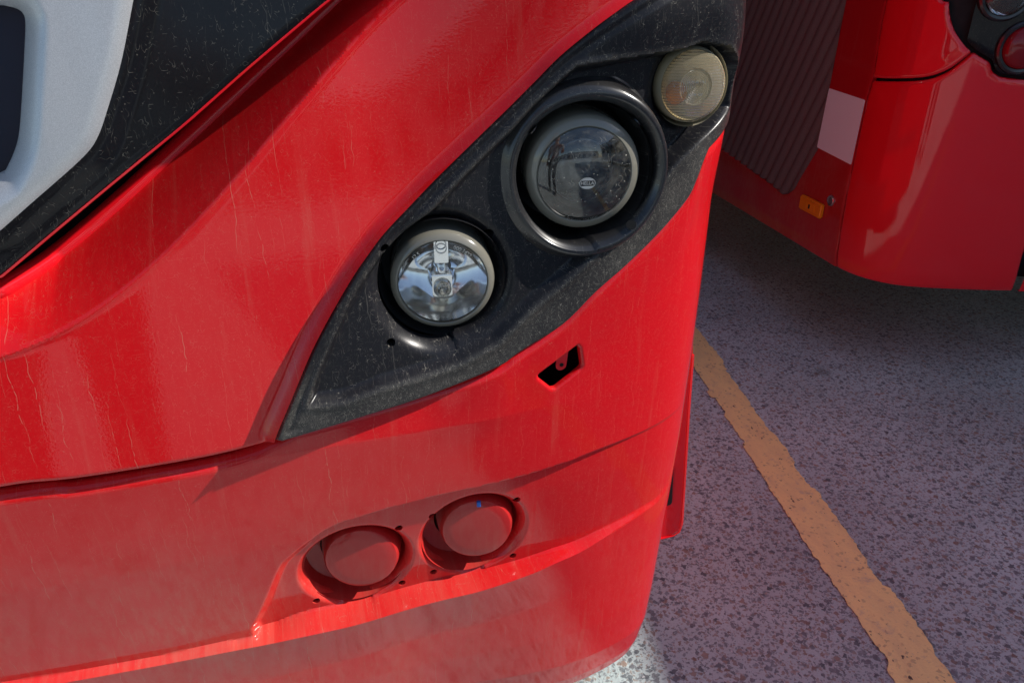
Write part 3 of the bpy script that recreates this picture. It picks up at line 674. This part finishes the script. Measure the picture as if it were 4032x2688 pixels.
bezel()
c = skin((2300,688), .000)
lamp = lathe('headlamp', c, AX, [(.0425, .0005), (.0440, .0014), (.0455, .0008), (.0480, -.001), (.0510, -.003), (.0525, -.006), (.0528, -.05)], RIM, coach, 96)
lathe('lamp_lens', c, AX, [(.0436, -.001), (.0425, .0022), (.036, .0058), (.027, .0088), (.014, .0108), (.0001, .0115)], glass('projector_glass', dust=.13, ior=1.85), lamp, 96)
lathe('lamp_collar', c, AX, [(.0640, -.004), (.0640, -.02), (.0635, -.06), (.050, -.065)], plain('collar_black_deep', (.01, .01, .011), .4), lamp, 72)
lathe('housing', c, AX, [(.0430, -.002), (.0405, -.006), (.034, -.010), (.0325, -.026), (.0001, -.028)], plain('projector_housing', (.045, .045, .05), .3), lamp, 72)
lathe('projector_lens', c, AX, [(.0285, -.022), (.0285, -.011), (.0245, -.006), (.017, -.002), (.0001, 0)], plain('projector_bulb_glass', (.02, .02, .026), .03), lamp, 72)
lathe('projector_ring', c, AX, [(.0290, -.012), (.0297, -.0105), (.0288, -.0095), (.0282, -.0105), (.0290, -.012)], CHROME, lamp, 72)
t1 = text('lens_emblem', 'HELLA', c, AX, .0008, -.0045, .0115, .0043, LOGO, lamp, ext=.0002)
def oval(rx, ry, wd):
    V = []; F = []; n = 64
    for q in (1, 0):
        for k in range(n):
            t = 2*pi*k/n; V.append(lp(c, xs_*(.0008+(rx-wd*q)*cos(t)), ys_*(-.0045+(ry-wd*q)*sin(t)), .0115))
    F = [(k, (k+1) % n, n+(k+1) % n, n+k) for k in range(n)]
    return mesh('lens_emblem', V, F, LOGO, lamp, flat=True)
oval(.0074, .0053, .0005)
for sg in (1, -1):
    V = [lp(c, xs_*(.0008+x), ys_*(-.0045+sg*y), .0116) for x, y in ((-.0057, .0025), (.0057, .0025), (.0042, .0039), (.0018, .0046), (-.0018, .0046), (-.0042, .0039))]
    mesh('lens_emblem', V, [tuple(range(6))], LOGO, lamp, flat=True)
text('lens_lettering', 'Bi-Xenon  12V 35W', c, AX, 0, -.0430, .0005, .0036, ETCH, lamp, bend=-.0430)

# indicator lamp
AI = (.02, -1, .02)
c = skin((2728,338), .002)
lamp = lathe('indicator_lamp', c, AI, [(.0300, .001), (.0313, -.002), (.0325, -.010), (.0330, -.03)], plain('indicator_body', (.62, .55, .38), .25, 0, Coat_Weight=.5), coach, 72, sy=1.05)
def ringbump(k):
    s = k.n('SeparateXYZ', i_0=k.uv()); r = k.math('SQRT', k.math('ADD', k.math('POWER', s.outputs[0], 2.0), k.math('POWER', s.outputs[1], 2.0)))
    rings = k.math('MULTIPLY', k.math('SINE', k.math('MULTIPLY', r, 3600)), k.ramp(r, .0147, .0142))
    fl = k.math('MULTIPLY', k.math('SINE', k.math('MULTIPLY', s.outputs[1], 2600)), k.ramp(r, .0150, .0155))
    return k.n('Bump', i_Strength=.9, i_Distance=.0012, i_Height=k.math('ADD', rings, fl)).outputs[0]
lathe('lamp_lens', c, AI, [(.0308, -.003), (.0300, .002), (.0285, .0042), (.0255, .0058), (.0152, .0078), (.0147, .0074), (.0001, .0082)], glass('indicator_glass', (1, .92, .74), .12, 1.5, .03, ringbump, (.90, .78, .54), .17), lamp, 96, sy=1.05)
lathe('reflector', c, AI, [(.0294, -.002), (.0255, -.009), (.019, -.014), (.009, -.018), (.0001, -.019)], plain('indicator_reflector', (.90, .82, .62), .35, .1), lamp, 64, sy=1.05)
X, Y, A = frame(AI); xs_ = 1 if X.x > 0 else -1; ys_ = 1 if Y.z > 0 else -1
bpos = np.array(c)+np.array(X)*xs_*(-.011)+np.array(Y)*ys_*(-.008)+np.array(A)*(-.013)
lathe('bulb', bpos, AI, [(.0105, -.006), (.0105, .002), (.008, .007), (.004, .009), (.0001, .0095)], AMBER, lamp, 32)
text('lens_lettering', '1A E1 02 3761', c, AI, 0, .004, .0083, .003, ETCH, lamp, ext=.0002); text('lens_lettering', 'R21W 12V', c, AI, 0, -.007, .0083, .003, ETCH, lamp, ext=.0002)
lathe('lamp_collar', c, AI, [(.0365, -.008), (.0362, -.05), (.02, -.052)], RUBBER, lamp, 64, sy=1.05)
lathe('lamp_seat', c, AI, [(.0358, -.006), (.0345, -.014), (.0332, -.03)], plain('seat_clear', (.35, .32, .24), .25), lamp, 64, sy=1.05)

# ------------------------------------------------------------ second coach behind on the right
TAB2 = [(-12, -84), (-.02, -84), (.04, -70), (.12, -48), (.20, -25), (.26, -15), (.45, -10), (1.2, -6), (1.9, 0), (2.15, 12), (2.3, 60), (2.36, 90), (2.4, 90)]
prof2 = lambda z, s: np.interp(z, [.2, .26, .30, .40, .7, 1.2, 2.2, 3.6], [.03, .008, .002, 0, 0, .004, .03, .12])
C2 = Surf(1.19, 1.94, TAB2, prof2, -1.2, 2.4)
coach2 = thing('coach', 'glossy clean red coach behind at the right with pleated side cover and white square', 'coach', (2.3, 1.8, 0))
seam2 = funz(smooth_line(np.vstack([[[0.0, .2]], C2.inv([(3291,1041),(3326,784),(3353,650),(3408,395),(3438,290),(3488,0)]), [[-.002, 1.3]]]), 4))
cr2 = fun(smooth_line(np.vstack([[[-.05, .79]], C2.inv([(3431,312),(3556,316),(3656,308),(3731,281),(3781,246),(3836,200)])]), 5))
_c = cr2; cr2 = lambda s_, c=_c, e=C2.inv([(3836,200)])[0]: np.where(s_ > e[0], e[1]+(s_-e[0])*.55, c(s_))
clus = np.vstack([C2.inv([(3762,-60),(3754,0),(3751,40),(3766,100),(3796,150),(3836,194),(3906,237),(4032,306)]), [[.85, .84]], [[.9, 1.25]], [[.42, 1.25]]])
clus = smooth_line(clus, 4, True)
rs2 = funz(C2.inv([(4032,1010),(4015,1075),(3990,1150)]))
z0 = .262
def lw_cut(S, Z):
    d = np.maximum(seam2(Z)+.0025-S, Z-cr2(S)+.004); d = np.maximum(d, z0-Z); d = np.maximum(d, S-rs2(Z)+.003)
    return np.maximum(d, .006-sd_poly(S, Z, clus))
rl = lambda sd, w, a: -a*np.clip(1+sd/w, 0, 1)**2
region('front_bumper', C2, lw_cut, lambda S, Z: rl(lw_cut(S, Z), .006, .004), .006, (-.1, .95, .25, .98), RED_CLEAN, coach2, .012)
def uc_cut(S, Z):
    d = np.maximum(seam2(Z)+.0025-S, cr2(S)+.004-Z); d = np.maximum(d, Z-1.3)
    return np.maximum(np.maximum(d, .008-sd_poly(S, Z, clus)), S-.9)
region('corner_panel', C2, uc_cut, lambda S, Z: .002+.010*sstep(.05-(Z-cr2(S)), 0, .05)*sstep(S, .1, .3)+rl(uc_cut(S, Z), .006, .004), .006, (-.1, .95, .7, 1.32), RED_CLEAN, coach2, .012)
region('lamp_cluster', C2, lambda S, Z: sd_poly(S, Z, clus)+.001, lambda S, Z: rl(sd_poly(S, Z, clus), .012, .006), .005, (.2, .95, .7, 1.3), GLOSS, coach2, .012)
region('front_mask', C2, lambda S, Z: np.maximum(np.maximum(rs2(Z)+.003-S, S-2.3), np.maximum(z0-Z, Z-1.2)), lambda S, Z: rl(np.maximum(rs2(Z)+.003-S, S-2.3), .006, .004), .02, (.5, 2.35, .25, 1.24), RED_CLEAN, coach2, .012)
region('inner_panel', C2, lambda S, Z: np.maximum(np.maximum(-.6-S, S-2.2), np.maximum(.3-Z, Z-1.28)), lambda S, Z: np.zeros_like(S)-.02, .02, (-.64, 2.24, .28, 1.3), HOLE, coach2, 0)
pleat_px = [(3345,-80),(3331,0),(3306,125),(3281,260),(3261,360),(3241,475),(3226,575),(3196,625),(3156,690),(3126,745),(3101,762),(3081,765),(3031,722),(2931,652),(2856,599)]
pl = C2.inv(pleat_px)
e = (pl[-1]-pl[-4])/np.linalg.norm(pl[-1]-pl[-4])
pl = np.vstack([pl, [pl[-1]+e*1.2]]); pl = np.vstack([pl, [[pl[-1, 0], 1.35]], [[pl[0, 0], 1.35]]])
pl_sd = lambda S, Z: sd_poly(S, Z, pl)
def side_cut(S, Z):
    return np.maximum(np.maximum(np.maximum(S-seam2(Z), -1.15-S), np.maximum(z0-Z, Z-1.3)), .002-pl_sd(S, Z))
region('side_panel', C2, side_cut, lambda S, Z: rl(np.maximum(S-seam2(Z), -pl_sd(S, Z)), .004, .002), .006, (-1.18, .05, .25, 1.31), red_paint('red_paint_shaded_side', film=.12, drip=0, fleck=.1, base=(.46, .004, .012)), coach2, .012)  # darker copy of the coach red, the side's shade put into the colour
a1, a2 = C2.inv([(3206,0),(2921,650)]); lean = (a1[0]-a2[0])/(a1[1]-a2[1])
pit = C2.inv([(3101,400),(3136,400),(3171,400)]); pitch = abs(pit[2, 0]-pit[0, 0])/2
def pleat_off(S, Z):
    u = ((S-lean*Z)/pitch) % 1.0; return -.014+.018*np.sqrt(np.clip(1-(2*u-1)**2, 0, 1))*(1-.0)-.004
k = M('pleated_fabric'); k.set(Base_Color=k.mix(k.ramp(k.noise(k.uv(), 500, 3), .3, .7), (.13, .105, .098), (.19, .155, .145)), Roughness=.85); PLEAT = k.m
region('pleated_cover', C2, lambda S, Z: np.maximum(pl_sd(S, Z)-.001, np.maximum(-1.15-S, Z-1.3)), pleat_off, .004, (-1.18, .06, .28, 1.32), PLEAT, coach2, 0, 70)
wp = C2.inv([(3266,348),(3407,395),(3352,649),(3218,580)])
def poly_sd_cut(poly): return lambda S, Z: sd_poly(S, Z, poly)
region('reflector_sticker', C2, poly_sd_cut(wp), lambda S, Z: np.zeros_like(S)+.0012, .004, (wp[:, 0].min()-.01, wp[:, 0].max()+.01, wp[:, 1].min()-.01, wp[:, 1].max()+.01), WHITE, coach2, .001)
# side marker and sensor
mc = C2.inv([(3203,812)])[0]; mp = C2.P(mc[0], mc[1], 0); nrm = C2.normal(mc[0]); tan = Vector((-nrm.y, nrm.x, 0))
def sbox(name, du0, du1, dz0, dz1, h0, h1, m, bev, par):
    bm = bmesh.new(); box(bm, du0, du1, h0, h1, dz0, dz1); bmesh.ops.bevel(bm, geom=bm.edges[:], offset=bev, segments=3, affect='EDGES')
    for v in bm.verts: v.co = Vector(mp)+tan*v.co.x+nrm*v.co.y+Vector((0, 0, v.co.z))
    return bm_obj(name, bm, m, par)
sm = sbox('side_marker_lamp', -.056, .056, -.022, .022, 0, .014, AMBER, .004, coach2)
sbox('reflector_block', -.02, .03, -.014, .014, .012, .0152, plain('amber_bright', (.9, .30, .01), .25), .002, sm)
sbox('mounting_slot', -.004, .004, -.007, .007, .0135, .0162, plain('slot_dark', (.05, .01, .005), .5), .001, sm)
q = C2.inv([(3274,790)])[0]; P_ = C2.P(q[0], q[1], 0)
sen = lathe('parking_sensor', P_, C2.normal(q[0]), [(.0155, 0), (.0155, .004), (.0135, .006), (.011, .005), (.0105, .003)], STEEL, coach2, 40)
lathe('sensor_face', P_, C2.normal(q[0]), [(.0105, .0032), (.0001, .0036)], plain('sensor_grey', (.12, .12, .12), .5), sen, 40)
def rlamp(px, r, m, name):
    q = C2.inv([px], .01)[0]; p = C2.P(q[0], q[1], 0); nn = C2.normal(q[0])*1.0+Vector((-.1, -.5, 0))
    o = lathe(name, p, nn, [(r*1.32, -.004), (r*1.28, .006), (r*1.18, .010), (r*1.05, .009), (r*1.02, .004)], BEZEL, coach2, 56)
    lathe('lamp_lens', p, nn, [(r*1.03, .004), (r, .012), (r*.85, .019), (r*.55, .024), (.0001, .026)], m, o, 56)
    if m == GLASS: lathe('reflector', p, nn, [(r, .006), (r*.8, -.004), (r*.4, -.012), (.0001, -.014)], CHROME, o, 48)
rlamp((3972,-26), .047, GLASS, 'reversing_lamp'); rlamp((4034,190), .046, REDLENS, 'rear_lamp')
# the rest of its body
region('upper_skin', C2, lambda S, Z: np.maximum(np.maximum(-1.15-S, S-2.36), np.maximum(1.305-Z, Z-3.4)), lambda S, Z: np.zeros_like(S), .05, (-1.25, 2.45, 1.255, 3.5), RED_CLEAN, coach2, 0)
bm = bmesh.new()
p0 = C2.P(-1.15, .3, 0); dirv = Vector((cos(R(-84)), sin(R(-84)), 0)); far = Vector((p0[0], p0[1], 0))-dirv*9
pr_ = Vector((p0[0]+2.5, p0[1]+.25, 0)); farr = pr_-dirv*9
vs = [bm.verts.new((v.x, v.y, z)) for z in (.27, 3.3) for v in (Vector((p0[0], p0[1], 0)), pr_, farr, far)]
for f in ((0,3,2,1),(4,5,6,7),(0,1,5,4),(1,2,6,5),(2,3,7,6),(3,0,4,7)): bm.faces.new([vs[i] for i in f])
bm_obj('body_shell', bm, RED_CLEAN, coach2)
bm = bmesh.new(); P0 = [C2.P(s, .30, -.03) for s in (-1.15, -.3, 0, .1, .2, .4, 1, 1.8, 2.2)]; v1 = [bm.verts.new(p) for p in P0]+[bm.verts.new((pr_.x, pr_.y, .30))]
bm.faces.new(v1); bm_obj('underfloor', bm, HOLE, coach2)
bm = bmesh.new(); P0 = [C2.P(s, 3.4, 0) for s in (-1.15, -.3, 0, .1, .2, .4, 1, 1.8, 2.2)]; v1 = [bm.verts.new(p) for p in P0]+[bm.verts.new((pr_.x, pr_.y, 3.4))]
bm.faces.new(v1); bm_obj('roof', bm, RED_CLEAN, coach2)

# ------------------------------------------------------------ third coach, out of frame to the right: it shades the lane
coach3 = thing('coach', 'white coach parked out of frame on the right that shades the lane', 'coach', (4.9, -4, 0))
WP = plain('white_coach_paint', (.6, .6, .6), .25, 0, Coat_Weight=.5)
X3 = 4.83; Z3 = 3.62
bm = bmesh.new(); box(bm, X3, X3+2.5, -9, 3.6, .32, Z3)
bmesh.ops.bevel(bm, geom=[e for e in bm.edges if e.calc_length() > 3 or abs(e.verts[0].co.z-e.verts[1].co.z) > 2], offset=.06, segments=4, affect='EDGES'); bm_obj('body', bm, WP, coach3)
for i in range(7): box_obj('window', (X3-.012, X3+.02, -8.5+i*1.7, -6.95+i*1.7, 1.55, 2.75), DARKGLASS, coach3, .006)
for y in (-6.5, 1.2):
    wv = lathe('wheel', (X3+.28, y, .5), (-1, 0, 0), [(.2, .1), (.28, .13), (.30, .2), (.46, .25), (.5, .2), (.5, .0)], RUBBER, coach3, 48)
    lathe('rim', (X3+.28, y, .5), (-1, 0, 0), [(.29, .2), (.24, .16), (.12, .15), (.10, .2), (.0001, .2)], STEEL, wv, 48)

# ------------------------------------------------------------ unseen building behind the camera, added to give the reflections a horizon
k = M('plaster'); k.set(Base_Color=k.mix(k.ramp(k.noise(k.obj(), 2, 5), .3, .7), (.42, .38, .32), (.52, .48, .42)), Roughness=.8); PLAS = k.m
bl = thing('added_building', 'low cream building behind the camera, added for the reflections', 'building', (-6, -42, 0))
box_obj('wall', (-30, 18, -48, -42, 0, 5), PLAS, bl); box_obj('roof', (-30.4, 18.4, -48.4, -41.6, 5.003, 5.3), plain('roof_grey', (.2, .2, .2), .7), bl)
for i in range(12): box_obj('window', (-28+i*3.8, -26+i*3.8, -42.04, -41.9, 1.2, 3.4), DARKGLASS, bl)

# ------------------------------------------------------------ photographer, seen only mirrored in the lamps and paint
def skinned(name, chains, m, parent, sub=2):
    """chains: list of [(x,y,z,r), ...]; equal points are shared"""
    bm = bmesh.new(); key = {}; rad = []
    def vert(p):
        k_ = tuple(round(a, 4) for a in p[:3])
        if k_ not in key: key[k_] = bm.verts.new(p[:3]); rad.append(p[3])
        return key[k_]
    for ch in chains:
        vs = [vert(p) for p in ch]
        for a, b in zip(vs, vs[1:]):
            if not bm.edges.get((a, b)): bm.edges.new((a, b))
    me = bpy.data.meshes.new(name); bm.to_mesh(me); bm.free(); ob = bpy.data.objects.new(name, me); COL.objects.link(ob)
    sk = ob.modifiers.new('skin', 'SKIN'); sk.use_smooth_shade = True; sk.branch_smoothing = .4
    for i, r in enumerate(rad): me.skin_vertices[0].data[i].radius = (r, r)
    me.skin_vertices[0].data[0].use_root = True
    ob.modifiers.new('sub', 'SUBSURF').levels = sub
    bpy.context.view_layer.update()
    m2 = bpy.data.meshes.new_from_object(ob.evaluated_get(bpy.context.evaluated_depsgraph_get())); bpy.data.objects.remove(ob)
    m2.polygons.foreach_set('use_smooth', np.full(len(m2.polygons), True)); m2.materials.append(m); m2.name = name
    return link(bpy.data.objects.new(name, m2), parent)
px, py = -.47, -.52
per = thing('person', 'photographer in dark trousers and pale shirt standing in front of the near coach', 'person', (px, py, 0))
SKIN = plain('skin', (.45, .27, .19), .5); CLOTH = plain('dark_trousers', (.015, .016, .022), .85); SHIRT = plain('pale_shirt', (.42, .42, .44), .85); HAIR = plain('hair', (.015, .012, .01), .6)
q = lambda x, y, z, r: (px+x, py+y, z, r)
pel, che, nek = q(0, 0, .95, .14), q(0, -.01, 1.28, .15), q(0, .02, 1.47, .06)
hand = [q(.36, .36, 1.08, .034), q(.375, .41, 1.09, .040)]
skinned('body', [[nek, q(0, .03, 1.54, .06), q(0, .045, 1.62, .092), q(0, .04, 1.70, .085), q(0, .03, 1.76, .05)], [nek, q(0, 0, 1.38, .08)],
    [q(0, 0, 1.38, .08), q(.19, -.01, 1.39, .055), q(.27, .02, 1.15, .044), *hand], [q(0, 0, 1.38, .08), q(-.19, -.01, 1.39, .055), q(-.25, -.02, 1.12, .042), q(-.23, .06, .88, .032), q(-.23, .08, .80, .034)],
    [hand[1], q(.355, .46, 1.10, .010), q(.36, .485, 1.115, .008)], [hand[1], q(.37, .47, 1.105, .010), q(.375, .495, 1.12, .008)], [hand[1], q(.385, .47, 1.105, .010), q(.39, .492, 1.12, .008)], [hand[1], q(.40, .46, 1.10, .009), q(.405, .48, 1.115, .007)],
    [hand[0], q(.34, .40, 1.125, .011), q(.345, .43, 1.14, .009)], [q(0, 0, 1.38, .08), q(0, 0, 1.2, .10), q(0, 0, 1.0, .11)]], SKIN, per)
skinned('shirt', [[q(0, 0, .93, .155), q(0, 0, 1.12, .15), che, q(0, 0, 1.40, .10)], [q(0, 0, 1.40, .10), q(.19, -.01, 1.395, .072), q(.25, .01, 1.22, .062)], [q(0, 0, 1.40, .10), q(-.19, -.01, 1.395, .072), q(-.235, -.01, 1.2, .06)]], SHIRT, per)
skinned('trousers', [[q(0, 0, .95, .15), q(.10, 0, .84, .105), q(.12, .02, .48, .075), q(.125, 0, .10, .062)], [q(0, 0, .95, .15), q(-.10, 0, .84, .105), q(-.125, .02, .48, .075), q(-.14, 0, .10, .062)]], CLOTH, per)
for sx in (.13, -.145): skinned('shoe', [[q(sx, -.06, .045, .042), q(sx, .04, .05, .045), q(sx, .13, .035, .034), q(sx, .18, .03, .026)]], RUBBER, per)
skinned('hair', [[q(0, -.015, 1.60, .075), q(0, .0, 1.69, .098), q(0, .03, 1.765, .062)]], HAIR, per)
